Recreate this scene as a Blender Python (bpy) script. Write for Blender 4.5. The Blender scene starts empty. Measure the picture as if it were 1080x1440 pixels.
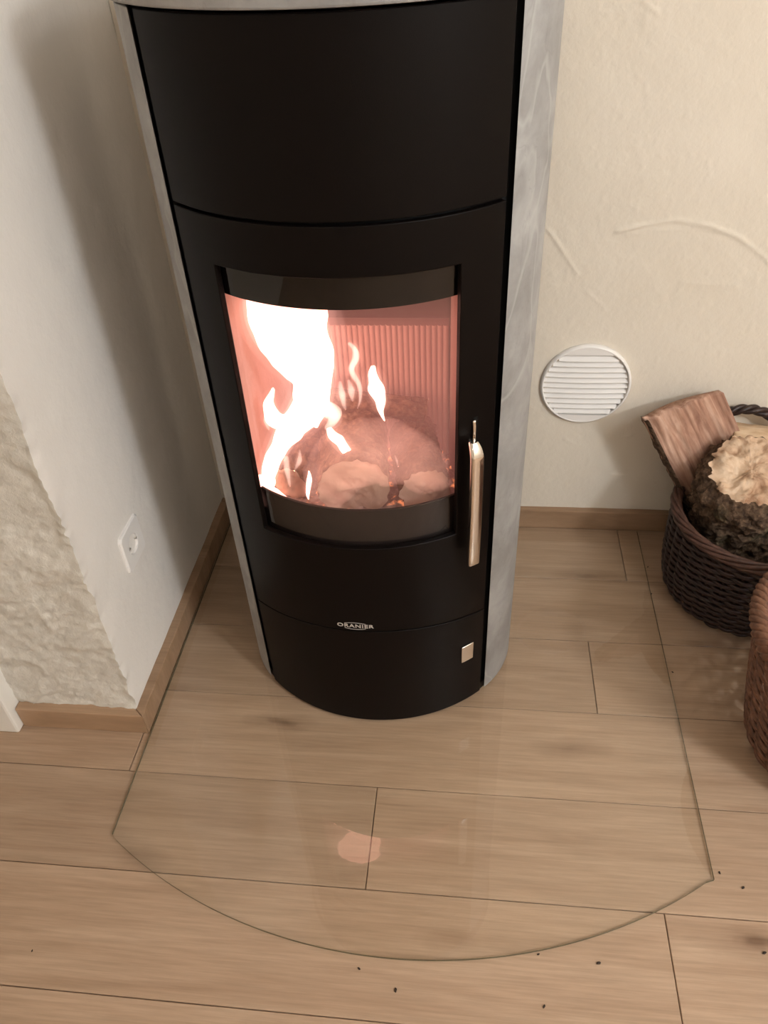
import bpy, bmesh, math, random
import numpy as np
from mathutils import Vector, Matrix

random.seed(7)
rng = np.random.default_rng(11)
S = bpy.context.scene
COL = S.collection

# ------------------------------------------------------------------ camera
CAM_H = 1.392
F_PX = 1100.93
RW = np.array([[0.9940943800702683, 0.029507169161952323, -0.10443031399338476],
               [0.09887972727060061, -0.6427891390538127, 0.7596347294913193],
               [-0.04471200115853291, -0.7654746564599682, -0.6419107315428628]])
cam_d = bpy.data.cameras.new('camera')
cam = bpy.data.objects.new('camera', cam_d)
COL.objects.link(cam)
m = np.eye(4)
m[:3, 0] = RW[:, 0]; m[:3, 1] = -RW[:, 1]; m[:3, 2] = -RW[:, 2]; m[:3, 3] = (0, 0, CAM_H)
cam.matrix_world = Matrix(m.tolist())
cam_d.sensor_fit = 'VERTICAL'; cam_d.sensor_height = 36.0
cam_d.lens = 36.0 * F_PX / 1440.0
cam_d.clip_start = 0.02
S.camera = cam

# ------------------------------------------------------------------ world, lamps, exposure
w = bpy.data.worlds.new('world'); S.world = w
w.use_nodes = True
w.node_tree.nodes['Background'].inputs[0].default_value = (0.05, 0.045, 0.04, 1)
w.node_tree.nodes['Background'].inputs[1].default_value = 0.3
vs = S.view_settings
S.display_settings.display_device = 'sRGB'
vs.view_transform = 'Standard'; vs.look = 'None'; vs.exposure = 0.0; vs.gamma = 1.0
vs.use_curve_mapping = False
S.cycles.use_denoising = True
S.cycles.max_bounces = 10; S.cycles.diffuse_bounces = 5; S.cycles.glossy_bounces = 4
S.cycles.transparent_max_bounces = 24
S.cycles.volume_bounces = 0
S.cycles.sample_clamp_indirect = 6.0


def lamp(name, loc, power, radius, color):
    d = bpy.data.lights.new(name, 'POINT')
    d.energy = power; d.shadow_soft_size = radius; d.color = color
    o = bpy.data.objects.new(name, d); o.location = loc
    COL.objects.link(o)
    return o


WARM = (0.90, 0.95, 1.0)
lamp('ceiling_lamp_or_fill', (1.17, -0.14, 2.15), 21, 0.14, WARM)
lamp('ceiling_lamp_or_fill', (1.97, -0.74, 2.05), 110, 0.15, WARM)
lamp('ceiling_lamp_or_fill', (-0.25, -1.75, 2.15), 6, 0.15, WARM)  # fill light added to soften the stove's shadow on the left wall


# ------------------------------------------------------------------ maths helpers
def ray(px, py):
    return RW @ np.array([px - 540.0, py - 720.0, F_PX])


def at_y(px, py, y):
    r = ray(px, py); t = y / r[1]
    return np.array([r[0] * t, y, r[2] * t + CAM_H])


def at_z(px, py, z):
    r = ray(px, py); t = (z - CAM_H) / r[2]
    return np.array([r[0] * t, r[1] * t, z])


_P = rng.random((64, 64, 64))


def vnoise(x, y, z=0.0):
    x, y, z = np.broadcast_arrays(np.asarray(x, float), np.asarray(y, float), np.asarray(z, float))
    xi = np.floor(x).astype(int); yi = np.floor(y).astype(int); zi = np.floor(z).astype(int)
    fx = x - xi; fy = y - yi; fz = z - zi
    fx = fx * fx * (3 - 2 * fx); fy = fy * fy * (3 - 2 * fy); fz = fz * fz * (3 - 2 * fz)
    r = 0
    for dx in (0, 1):
        for dy in (0, 1):
            for dz in (0, 1):
                v = _P[(xi + dx) % 64, (yi + dy) % 64, (zi + dz) % 64]
                r = r + v * (fx if dx else 1 - fx) * (fy if dy else 1 - fy) * (fz if dz else 1 - fz)
    return r - 0.5


def fbm(x, y, z=0.0, o=4, g=0.5):
    s = 0; a = 1.0; k = 1.0
    for i in range(o):
        s = s + a * vnoise(np.asarray(x) * k + 7.3 * i, np.asarray(y) * k + 3.1 * i, np.asarray(z) * k + 1.7 * i)
        a *= g; k *= 2.03
    return s


# ------------------------------------------------------------------ object helpers
def mesh(name, v, f, smooth=False):
    me = bpy.data.meshes.new(name)
    me.from_pydata([tuple(map(float, p)) for p in v], [], [tuple(int(i) for i in q) for q in f])
    me.validate(); me.update()
    if smooth:
        me.polygons.foreach_set('use_smooth', [True] * len(me.polygons))
    return me


def fixn(me):
    bm = bmesh.new(); bm.from_mesh(me)
    bmesh.ops.recalc_face_normals(bm, faces=bm.faces)
    bm.to_mesh(me); bm.free()
    return me


def link(name, me, mat, parent=None, bevel=0.0, seg=2):
    o = bpy.data.objects.new(name, me)
    COL.objects.link(o)
    if mat is not None and me is not None and len(me.materials) == 0:
        me.materials.append(mat)
    if parent is not None:
        o.parent = parent
    if bevel:
        b = o.modifiers.new('edge', 'BEVEL'); b.width = bevel; b.segments = seg
        b.limit_method = 'ANGLE'; b.angle_limit = math.radians(38)
    return o


def thing(name, label, cat, loc=(0, 0, 0), group=None):
    o = bpy.data.objects.new(name, None); o.empty_display_size = 0.05
    COL.objects.link(o); o.location = loc
    return tag(o, label, cat, group)


def tag(o, label=None, cat=None, group=None, kind=None):
    if label: o['label'] = label
    if cat: o['category'] = cat
    if group: o['group'] = group
    if kind: o['kind'] = kind
    return o


def box_vf(x0, x1, y0, y1, z0, z1):
    v = [(x0, y0, z0), (x1, y0, z0), (x1, y1, z0), (x0, y1, z0), (x0, y0, z1), (x1, y0, z1), (x1, y1, z1), (x0, y1, z1)]
    f = [(0, 3, 2, 1), (4, 5, 6, 7), (0, 1, 5, 4), (1, 2, 6, 5), (2, 3, 7, 6), (3, 0, 4, 7)]
    return v, f


def box(name, x0, x1, y0, y1, z0, z1, mat, parent=None, bevel=0.0, off=(0, 0, 0)):
    v, f = box_vf(x0 - off[0], x1 - off[0], y0 - off[1], y1 - off[1], z0 - off[2], z1 - off[2])
    return link(name, mesh(name, v, f), mat, parent, bevel)


def prism(name, poly, z0, z1, mat, parent=None, bevel=0.0, smooth=False):
    n = len(poly)
    v = [(p[0], p[1], z0) for p in poly] + [(p[0], p[1], z1) for p in poly]
    f = [tuple(range(n))[::-1], tuple(range(n, 2 * n))] + [(i, (i + 1) % n, n + (i + 1) % n, n + i) for i in range(n)]
    return link(name, fixn(mesh(name, v, f)), mat, parent, bevel)


def tube_vf(pts, rad, sides=8, closed=False, squash=None, cap=True):
    pts = np.asarray(pts, float); n = len(pts)
    rad = np.broadcast_to(np.asarray(rad, float), (n,))
    if closed:
        T = np.roll(pts, -1, 0) - np.roll(pts, 1, 0)
    else:
        T = np.gradient(pts, axis=0)
    T /= np.linalg.norm(T, axis=1)[:, None] + 1e-12
    up = np.array([0, 0, 1.0]) if abs(T[0][2]) < 0.9 else np.array([0, 1.0, 0])
    N = np.zeros_like(T); a = np.cross(T[0], up); N[0] = a / np.linalg.norm(a)
    for i in range(1, n):
        a = N[i - 1] - T[i] * np.dot(N[i - 1], T[i]); N[i] = a / (np.linalg.norm(a) + 1e-12)
    B = np.cross(T, N)
    ang = np.arange(sides) * 2 * np.pi / sides
    sq = (1.0, 1.0) if squash is None else squash
    V = pts[:, None, :] + rad[:, None, None] * (np.cos(ang)[None, :, None] * N[:, None, :] * sq[0] + np.sin(ang)[None, :, None] * B[:, None, :] * sq[1])
    V = V.reshape(-1, 3)
    F = []
    m_ = n if closed else n - 1
    for i in range(m_):
        j = (i + 1) % n
        for k in range(sides):
            k2 = (k + 1) % sides
            F.append((i * sides + k, i * sides + k2, j * sides + k2, j * sides + k))
    if not closed and cap:
        F.append(tuple(range(sides))[::-1]); F.append(tuple(range((n - 1) * sides, n * sides)))
    return V, F


def tube(name, pts, rad, mat, parent=None, sides=8, closed=False, squash=None, smooth=True):
    V, F = tube_vf(pts, rad, sides, closed, squash)
    return link(name, mesh(name, V, F, smooth), mat, parent)


class Join:
    def __init__(s): s.v = []; s.f = []; s.n = 0

    def add(s, V, F):
        V = np.asarray(V, float); s.v.append(V)
        s.f += [tuple(i + s.n for i in q) for q in F]; s.n += len(V)

    def build(s, name, mat, parent=None, smooth=True):
        return link(name, mesh(name, np.vstack(s.v), s.f, smooth), mat, parent)


def catmull(pts, n):
    pts = np.asarray(pts, float)
    P = np.vstack([2 * pts[0] - pts[1], pts, 2 * pts[-1] - pts[-2]])
    out = []
    segs = len(pts) - 1
    for u in np.linspace(0, segs, n):
        i = min(int(u), segs - 1); t = u - i
        a, b, c, d = P[i], P[i + 1], P[i + 2], P[i + 3]
        out.append(0.5 * ((2 * b) + (c - a) * t + (2 * a - 5 * b + 4 * c - d) * t * t + (3 * b - a - 3 * c + d) * t ** 3))
    return np.array(out)


def grid_vf(nu, nv):
    i = np.arange(nu * nv).reshape(nu, nv)
    return np.stack([i[:-1, :-1], i[1:, :-1], i[1:, 1:], i[:-1, 1:]], -1).reshape(-1, 4)


# ------------------------------------------------------------------ material helpers
class NT:
    def __init__(s, name):
        s.m = bpy.data.materials.new(name); s.m.use_nodes = True
        s.t = s.m.node_tree; s.t.nodes.clear()
        s.out = s.n('ShaderNodeOutputMaterial')

    def n(s, typ, **kw):
        a = s.t.nodes.new(typ)
        for k, v in kw.items(): setattr(a, k, v)
        return a

    def l(s, a, b): s.t.links.new(a, b)

    def noise(s, vec, scale, detail=4, rough=0.55, dist=0.0):
        a = s.n('ShaderNodeTexNoise'); a.inputs['Scale'].default_value = scale
        a.inputs['Detail'].default_value = detail; a.inputs['Roughness'].default_value = rough
        a.inputs['Distortion'].default_value = dist
        if vec is not None: s.l(vec, a.inputs['Vector'])
        return a

    def ramp(s, fac, stops):
        a = s.n('ShaderNodeValToRGB'); e = a.color_ramp.elements
        while len(e) < len(stops): e.new(0.5)
        for x, (p, c) in zip(e, stops):
            x.position = p; x.color = (c[0], c[1], c[2], 1)
        s.l(fac, a.inputs[0]); return a

    def mapping(s, vec, scale=(1, 1, 1), rot=(0, 0, 0), loc=(0, 0, 0)):
        a = s.n('ShaderNodeMapping'); a.inputs['Scale'].default_value = scale
        a.inputs['Rotation'].default_value = rot; a.inputs['Location'].default_value = loc
        s.l(vec, a.inputs['Vector']); return a.outputs[0]

    def mix(s, fac, a, b, mode='MIX'):
        q = s.n('ShaderNodeMix', data_type='RGBA', blend_type=mode)
        for val, i in ((fac, 0), (a, 6), (b, 7)):
            if hasattr(val, 'is_linked'): s.l(val, q.inputs[i])
            elif isinstance(val, (int, float)): q.inputs[i].default_value = val
            else: q.inputs[i].default_value = (*val[:3], 1)
        return q.outputs[2]

    def math(s, op, a, b=None):
        q = s.n('ShaderNodeMath', operation=op)
        for i, v in enumerate((a, b)):
            if v is None: continue
            if hasattr(v, 'is_linked'): s.l(v, q.inputs[i])
            else: q.inputs[i].default_value = v
        return q.outputs[0]

    def bsdf(s, color=None, rough=0.5, metal=0.0, spec=0.5, bump=None, bd=0.002, bs=1.0):
        b = s.n('ShaderNodeBsdfPrincipled')
        if color is not None:
            if hasattr(color, 'is_linked'): s.l(color, b.inputs['Base Color'])
            else: b.inputs['Base Color'].default_value = (*color, 1)
        if hasattr(rough, 'is_linked'): s.l(rough, b.inputs['Roughness'])
        else: b.inputs['Roughness'].default_value = rough
        b.inputs['Metallic'].default_value = metal
        b.inputs['Specular IOR Level'].default_value = spec
        if bump is not None:
            q = s.n('ShaderNodeBump'); q.inputs['Strength'].default_value = bs; q.inputs['Distance'].default_value = bd
            s.l(bump, q.inputs['Height']); s.l(q.outputs[0], b.inputs['Normal'])
        s.l(b.outputs[0], s.out.inputs['Surface'])
        return b

    def obj(s): return s.n('ShaderNodeTexCoord').outputs['Object']
    def geo(s): return s.n('ShaderNodeNewGeometry').outputs['Position']


def plain(name, color, rough=0.5, metal=0.0, spec=0.5, grain=0.0, gscale=300):
    t = NT(name)
    if grain:
        nz = t.noise(t.obj(), gscale, 3)
        t.bsdf(color, rough, metal, spec, nz.outputs['Fac'], grain)
    else:
        t.bsdf(color, rough, metal, spec)
    return t.m


def plaster(name, base, vary, fine=0.0012, fscale=120):
    t = NT(name); p = t.geo()
    big = t.noise(p, 3.0, 3); c = t.mix(t.ramp(big.outputs['Fac'], [(0.35, (0, 0, 0)), (0.7, (1, 1, 1))]).outputs[0], base, vary)
    n1 = t.noise(p, fscale, 5, 0.6); n2 = t.noise(p, 40, 4, 0.6)
    h = t.math('ADD', t.math('MULTIPLY', n1.outputs['Fac'], 0.5), t.math('MULTIPLY', n2.outputs['Fac'], 1.2))
    t.bsdf(c, 0.85, 0, 0.25, h, fine)
    return t.m


M = {}
M['wall_cream'] = plaster('cream_plaster', (0.74, 0.67, 0.572), (0.715, 0.64, 0.535))
M['wall_white'] = plaster('white_plaster', (0.775, 0.735, 0.69), (0.75, 0.71, 0.66), 0.0008)
M['wall_rough'] = plaster('rough_white_plaster', (0.66, 0.625, 0.565), (0.60, 0.565, 0.505), 0.0028, 190)
M['ceiling'] = plain('ceiling_white', (0.78, 0.75, 0.70), 0.9)
M['subfloor'] = plain('joint_brown', (0.05, 0.03, 0.018), 0.9)  # dark subfloor colour seen in the plank joints


def oak(name, c0, c1, c2, knots=True, rough=0.42):
    t = NT(name)
    oi = t.n('ShaderNodeObjectInfo')
    add = t.n('ShaderNodeVectorMath', operation='ADD')
    sc = t.n('ShaderNodeVectorMath', operation='SCALE')
    cmb = t.n('ShaderNodeCombineXYZ'); t.l(oi.outputs['Random'], cmb.inputs[0]); t.l(oi.outputs['Random'], cmb.inputs[1]); cmb.inputs[2].default_value = 0.3
    t.l(cmb.outputs[0], sc.inputs[0]); sc.inputs['Scale'].default_value = 37.0
    t.l(t.obj(), add.inputs[0]); t.l(sc.outputs[0], add.inputs[1])
    P = add.outputs[0]
    g1 = t.noise(t.mapping(P, (1.3, 16, 4)), 1.6, 6, 0.6, 0.6)
    g2 = t.noise(t.mapping(P, (5, 130, 20)), 1.5, 4, 0.65, 0.2)
    col = t.ramp(g1.outputs['Fac'], [(0.28, c0), (0.5, c1), (0.74, c2)]).outputs[0]
    fine = t.ramp(g2.outputs['Fac'], [(0.3, (0.83, 0.82, 0.81)), (0.62, (1.04, 1.03, 1.03))]).outputs[0]
    col = t.mix(1.0, col, fine, 'MULTIPLY')
    tone = t.math('ADD', t.math('MULTIPLY', oi.outputs['Random'], 0.16), 0.92)
    tc = t.n('ShaderNodeCombineColor')
    for i in range(3): t.l(tone, tc.inputs[i])
    col = t.mix(1.0, col, tc.outputs[0], 'MULTIPLY')
    if knots:
        vo = t.n('ShaderNodeTexVoronoi'); vo.inputs['Scale'].default_value = 1.0
        wob = t.noise(P, 9, 3)
        wv = t.n('ShaderNodeVectorMath', operation='ADD')
        ws = t.n('ShaderNodeVectorMath', operation='SCALE'); ws.inputs['Scale'].default_value = 0.25
        t.l(wob.outputs['Color'], ws.inputs[0]); t.l(t.mapping(P, (2.6, 8.5, 1)), wv.inputs[0]); t.l(ws.outputs[0], wv.inputs[1])
        t.l(wv.outputs[0], vo.inputs['Vector'])
        kn = t.ramp(vo.outputs['Distance'], [(0.03, (0.42, 0.36, 0.32)), (0.10, (0.80, 0.77, 0.75)), (0.24, (1, 1, 1))]).outputs[0]
        msk = t.noise(P, 2.2, 1)
        kf = t.ramp(msk.outputs['Fac'], [(0.43, (0, 0, 0)), (0.52, (1, 1, 1))]).outputs[0]
        col = t.mix(kf, col, t.mix(1.0, col, kn, 'MULTIPLY'))
    t.bsdf(col, rough, 0, 0.4, g2.outputs['Fac'], 0.0004)
    return t.m


M['oak'] = oak('oak_laminate', (0.345, 0.226, 0.145), (0.405, 0.277, 0.184), (0.46, 0.325, 0.222))
M['oak_skirt'] = oak('oak_skirting', (0.285, 0.175, 0.10), (0.36, 0.23, 0.14), (0.42, 0.275, 0.175), False, 0.45)

# soapstone
t = NT('soapstone'); p = t.geo()
a = t.noise(t.mapping(p, (1, 1, 1), (0.5, 0.4, 0.2)), 14, 7, 0.62, 0.25)
b = t.noise(t.mapping(p, (3.0, 3.0, 1.0), (0.6, 0.5, 0)), 2.2, 3, 0.5, 0.6)
c = t.ramp(a.outputs['Fac'], [(0.3, (0.225, 0.215, 0.205)), (0.55, (0.30, 0.29, 0.28)), (0.75, (0.37, 0.36, 0.345))]).outputs[0]
vein = t.ramp(b.outputs['Fac'], [(0.50, (0, 0, 0)), (0.52, (1, 1, 1)), (0.535, (0, 0, 0))]).outputs[0]
c = t.mix(t.math('MULTIPLY', vein, 0.4), c, (0.46, 0.45, 0.43))
b2 = t.noise(t.mapping(p, (3, 3, 1.2), (0.3, -0.6, 0.3), (3, 1, 2)), 5, 3, 0.6, 1.0)
v2 = t.ramp(b2.outputs['Fac'], [(0.56, (0, 0, 0)), (0.572, (1, 1, 1)), (0.58, (0, 0, 0))]).outputs[0]
c = t.mix(t.math('MULTIPLY', v2, 0.2), c, (0.13, 0.12, 0.115))
t.bsdf(c, 0.55, 0, 0.4, a.outputs['Fac'], 0.0006)
M['stone'] = t.m

M['black'] = plain('black_stove_paint', (0.0042, 0.0027, 0.0022), 0.42, 0.0, 0.10, 0.00012, 900)
M['black_deep'] = plain('black_channel', (0.004, 0.004, 0.004), 0.7, 0, 0.2)
M['steel_soot'] = plain('sooty_steel', (0.022, 0.015, 0.013), 0.7, 0.0, 0.25)
M['soot_black'] = plain('soot_black_steel', (0.004, 0.003, 0.003), 0.8, 0.0, 0.05)
M['chrome'] = plain('polished_chrome', (0.86, 0.80, 0.74), 0.12, 1.0)
M['brushed'] = plain('brushed_steel', (0.80, 0.74, 0.68), 0.24, 1.0)
M['silver_print'] = plain('silver_print', (0.62, 0.58, 0.54), 0.45, 0.3)
M['plastic'] = plain('white_plastic', (0.82, 0.79, 0.76), 0.4, 0, 0.5)
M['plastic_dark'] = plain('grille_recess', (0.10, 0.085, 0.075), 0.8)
M['hole'] = plain('socket_hole', (0.02, 0.018, 0.016), 0.7)
M['metal_pin'] = plain('socket_earth_clip', (0.7, 0.68, 0.65), 0.35, 0.9)
M['paint_white'] = plain('white_gloss_paint', (0.76, 0.73, 0.68), 0.4, 0, 0.5, 0.0006, 40)
M['vermiculite'] = plain('vermiculite_brick', (0.37, 0.25, 0.22), 0.9, 0, 0.2, 0.0008, 140)
M['night'] = plain('added_window_pane', (0.01, 0.012, 0.02), 0.08)


def thin_glass(name, tint, f0=0.04, back=False):
    t = NT(name)
    tr = t.n('ShaderNodeBsdfTransparent'); tr.inputs[0].default_value = (*tint, 1)
    if back:
        t.l(tr.outputs[0], t.out.inputs[0]); return t.m
    g = t.n('ShaderNodeNewGeometry')
    d = t.n('ShaderNodeVectorMath', operation='DOT_PRODUCT')
    t.l(g.outputs['Normal'], d.inputs[0]); t.l(g.outputs['Incoming'], d.inputs[1])
    c = t.math('ABSOLUTE', d.outputs['Value'])
    s5 = t.math('POWER', t.math('SUBTRACT', 1.0, c), 5.0)
    F = t.math('ADD', t.math('MULTIPLY', s5, 1 - f0), f0)
    gl = t.n('ShaderNodeBsdfGlossy'); gl.inputs['Roughness'].default_value = 0.0
    gl.inputs['Color'].default_value = (1, 1, 1, 1)
    mx = t.n('ShaderNodeMixShader')
    t.l(F, mx.inputs[0]); t.l(tr.outputs[0], mx.inputs[1]); t.l(gl.outputs[0], mx.inputs[2])
    t.l(mx.outputs[0], t.out.inputs[0])
    return t.m


M['plate_top'] = thin_glass('hearth_glass_face', (0.998, 0.999, 0.990), 0.045)
M['plate_back'] = thin_glass('hearth_glass_underside', (0.999, 1.0, 0.994), back=True)
M['door_glass'] = thin_glass('door_glass_face', (0.97, 0.95, 0.94), 0.042)
M['door_glass_back'] = thin_glass('door_glass_inner', (0.98, 0.97, 0.96), back=True)
t = NT('hearth_glass_edge')
b = t.bsdf((0.09, 0.095, 0.055), 0.15, 0, 0.5)
tr = t.n('ShaderNodeBsdfTransparent'); tr.inputs[0].default_value = (0.8, 0.85, 0.72, 1)
mx = t.n('ShaderNodeMixShader'); mx.inputs[0].default_value = 0.2
t.l(b.outputs[0], mx.inputs[1]); t.l(tr.outputs[0], mx.inputs[2]); t.l(mx.outputs[0], t.out.inputs[0])
M['plate_edge'] = t.m


def bark_mat(name, moss):
    t = NT(name); p = t.obj()
    a = t.noise(p, 55, 6, 0.7, 0.5); b = t.noise(p, 7, 4, 0.6); v = t.n('ShaderNodeTexVoronoi'); v.inputs['Scale'].default_value = 85
    t.l(p, v.inputs['Vector'])
    c = t.ramp(a.outputs['Fac'], [(0.3, (0.030, 0.018, 0.012)), (0.5, (0.115, 0.070, 0.044)), (0.72, (0.27, 0.175, 0.11))]).outputs[0]
    if moss:
        gm = t.ramp(b.outputs['Fac'], [(0.50, (0, 0, 0)), (0.64, (1, 1, 1))]).outputs[0]
        c = t.mix(t.math('MULTIPLY', gm, 0.75), c, t.ramp(a.outputs['Fac'], [(0.3, (0.018, 0.02, 0.008)), (0.7, (0.085, 0.085, 0.035))]).outputs[0])
    h = t.math('ADD', a.outputs['Fac'], t.math('MULTIPLY', v.outputs['Distance'], 0.8))
    t.bsdf(c, 0.9, 0, 0.2, h, 0.008)
    return t.m


M['bark'] = bark_mat('mossy_bark', True)
M['bark_plain'] = bark_mat('brown_bark', False)


def split_wood(name, c0, c1, c2, scale, amt=0.002):
    t = NT(name); p = t.obj()
    a = t.noise(t.mapping(p, scale), 1.0, 6, 0.62, 0.7)
    b = t.noise(p, 30, 5, 0.6)
    c = t.ramp(a.outputs['Fac'], [(0.3, c0), (0.5, c1), (0.7, c2)]).outputs[0]
    c = t.mix(0.5, c, t.ramp(b.outputs['Fac'], [(0.3, (0.75, 0.72, 0.7)), (0.6, (1, 1, 1))]).outputs[0], 'MULTIPLY')
    t.bsdf(c, 0.8, 0, 0.25, a.outputs['Fac'], amt)
    return t.m


M['split_wood'] = split_wood('reddish_split_wood', (0.24, 0.115, 0.08), (0.43, 0.245, 0.17), (0.58, 0.38, 0.285), (60, 60, 5))
M['end_wood'] = split_wood('pale_cut_wood', (0.30, 0.15, 0.08), (0.62, 0.43, 0.29), (0.74, 0.57, 0.42), (22, 22, 22), 0.008)
M['pale_wood'] = split_wood('pale_split_wood', (0.45, 0.27, 0.15), (0.63, 0.44, 0.28), (0.70, 0.53, 0.36), (9, 50, 50))


def wicker_mat(name, c0, c1):
    t = NT(name); p = t.obj()
    a = t.noise(p, 70, 4, 0.6); b = t.noise(p, 400, 2)
    c = t.ramp(a.outputs['Fac'], [(0.3, c0), (0.7, c1)]).outputs[0]
    t.bsdf(c, 0.45, 0, 0.45, b.outputs['Fac'], 0.0005)
    return t.m


M['wicker_dark'] = wicker_mat('dark_wicker', (0.013, 0.005, 0.004), (0.038, 0.016, 0.011))
M['wicker_rim'] = wicker_mat('wicker_rim_brown', (0.045, 0.019, 0.013), (0.115, 0.055, 0.039))
M['wicker_brown'] = wicker_mat('brown_wicker', (0.085, 0.034, 0.018), (0.23, 0.105, 0.058))
M['crumb'] = plain('bark_crumb_dark', (0.03, 0.018, 0.012), 0.9)


def volume_glow(name, color, strength):
    t = NT(name)
    e = t.n('ShaderNodeEmission'); e.inputs[0].default_value = (*color, 1); e.inputs[1].default_value = strength
    t.l(e.outputs[0], t.out.inputs['Volume'])
    return t.m


t = NT('flame_white_hot')
e = t.n('ShaderNodeEmission'); e.inputs[0].default_value = (1.0, 0.47, 0.36, 1); e.inputs[1].default_value = 4.8
t.l(e.outputs[0], t.out.inputs['Surface'])
M['flame_core'] = t.m
M['fringe_inner'] = volume_glow('flame_fringe_inner', (1.0, 0.60, 0.48), 13.0)
M['fringe_outer'] = volume_glow('flame_fringe_outer', (1.0, 0.46, 0.37), 4.0)
M['low_glow'] = volume_glow('low_glare_glow', (1.0, 0.47, 0.36), 9.0)  # emission added to brighten the log ends, in place of glare
M['flame_soft'] = volume_glow('flame_peach', (1.0, 0.68, 0.56), 75.0)
M['flame_halo'] = volume_glow('flame_halo_glow', (1.0, 0.50, 0.42), 2.4)  # bloom round the big flame, built as weak emission
M['glare_haze'] = volume_glow('glare_haze_glow', (1.0, 0.36, 0.29), 1.25)  # weak emission standing in for glare over the whole chamber

# ================================================================== SETTING
XW, YW, YF = -0.668, 1.616, 0.921            # left wall, back wall, face of the wall return
RX0, RX1, RY0, CEIL = -1.7, 2.5, -2.5, 2.4
ROWS = [0.4157 - 0.1979 * k for k in range(15, 0, -1)] + [0.4157, 0.617, 0.8149, 1.0159, 1.2127, 1.4131, 1.6105]


def fine(a, b, lo, hi, step, coarse=0.2):
    xs = list(np.arange(a, lo, coarse)) + list(np.arange(lo, hi, step)) + list(np.arange(hi, b, coarse)) + [b]
    return np.array(sorted(set(round(float(x), 5) for x in xs if a <= x <= b)))


def seg_dist(X, Z, pts):
    D = np.full(X.shape, 9.0)
    for (x0, z0), (x1, z1) in zip(pts[:-1], pts[1:]):
        dx, dz = x1 - x0, z1 - z0; L = dx * dx + dz * dz + 1e-12
        tt = np.clip(((X - x0) * dx + (Z - z0) * dz) / L, 0, 1)
        D = np.minimum(D, np.hypot(X - x0 - tt * dx, Z - z0 - tt * dz))
    return D


def corner_off(z):
    return 0.006 * vnoise(z * 26, 3.3) + 0.005 * vnoise(z * 90, 8.1) + 0.004 * vnoise(z * 9, 1.1)


def wall_back():
    xs = fine(XW, RX1, 0.08, 0.78, 0.0036); zs = fine(0, CEIL, 0.05, 1.24, 0.0036)
    X, Z = np.meshgrid(xs, zs, indexing='ij')
    H = 0.0040 * fbm(X * 5, Z * 5, 0.2, 2) + 0.0012 * fbm(X * 20, Z * 20, 1.0, 4, 0.5)
    H = H + 0.0010 * np.clip(vnoise(X * 60, Z * 60, 4.0) - 0.3, 0, 1) * 4
    ridges = [
        ([(868, 326), (905, 316), (950, 309), (1000, 317), (1040, 334), (1075, 362), (1110, 400)], 0.0042, 0.0042),
        ([(880, 330), (950, 322), (1010, 322)], 0.006, 0.0014),
        ([(770, 322), (786, 345), (812, 386)], 0.0030, 0.0032), ([(775, 402), (795, 402), (798, 380)], 0.003, 0.0016),
        ([(860, 667), (890, 669), (918, 672)], 0.0026, 0.0024), ([(825, 410), (848, 432)], 0.003, 0.0014),
        ([(905, 2), (925, 18)], 0.003, 0.003), ([(995, 226), (998, 246)], 0.0025, 0.003),
        ([(880, 614), (888, 612)], 0.003, 0.003), ([(795, 618), (805, 623)], 0.003, 0.0026),
        ([(935, 245), (905, 252)], 0.006, 0.0014), ([(960, 398), (1035, 402)], 0.007, 0.0014), ([(870, 700), (890, 702)], 0.003, 0.0022),
    ]
    for pp, wd, am in ridges:
        q = [at_y(a, b, YW) for a, b in pp]
        q = [(c[0], c[2]) for c in q]
        D = seg_dist(X, Z, q)
        H = H + 0.55 * am * (0.6 + 1.0 * np.clip(0.5 + fbm(X * 25, Z * 25, 7.0, 2), 0, 1)) * np.exp(-(D / wd) ** 2)
    V = np.stack([X, YW - np.clip(H, -0.004, 0.01), Z], -1).reshape(-1, 3)
    return link('wall_back', mesh('wall_back', V, grid_vf(len(xs), len(zs)), True), M['wall_cream'])


def wall_left():
    ys = fine(YF, YW + 0.01, YF, YW + 0.01, 0.008); zs = fine(0, CEIL, 0.03, 1.32, 0.0042)
    Y, Z = np.meshgrid(ys, zs, indexing='ij')
    H = 0.0035 * fbm(Y * 4, Z * 4, 5.0, 2) + 0.0014 * fbm(Y * 22, Z * 22, 2.0, 3)
    e = np.exp(-((Y - YF) / 0.012) ** 2)
    X = XW + H * (1 - e) + corner_off(Z) * e
    Y2 = Y + e * corner_off(Z + 5.0)
    V = np.stack([X, Y2, Z], -1).reshape(-1, 3)
    return link('wall_left', mesh('wall_left', V, grid_vf(len(ys), len(zs))[:, ::-1], True), M['wall_white'])


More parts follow.
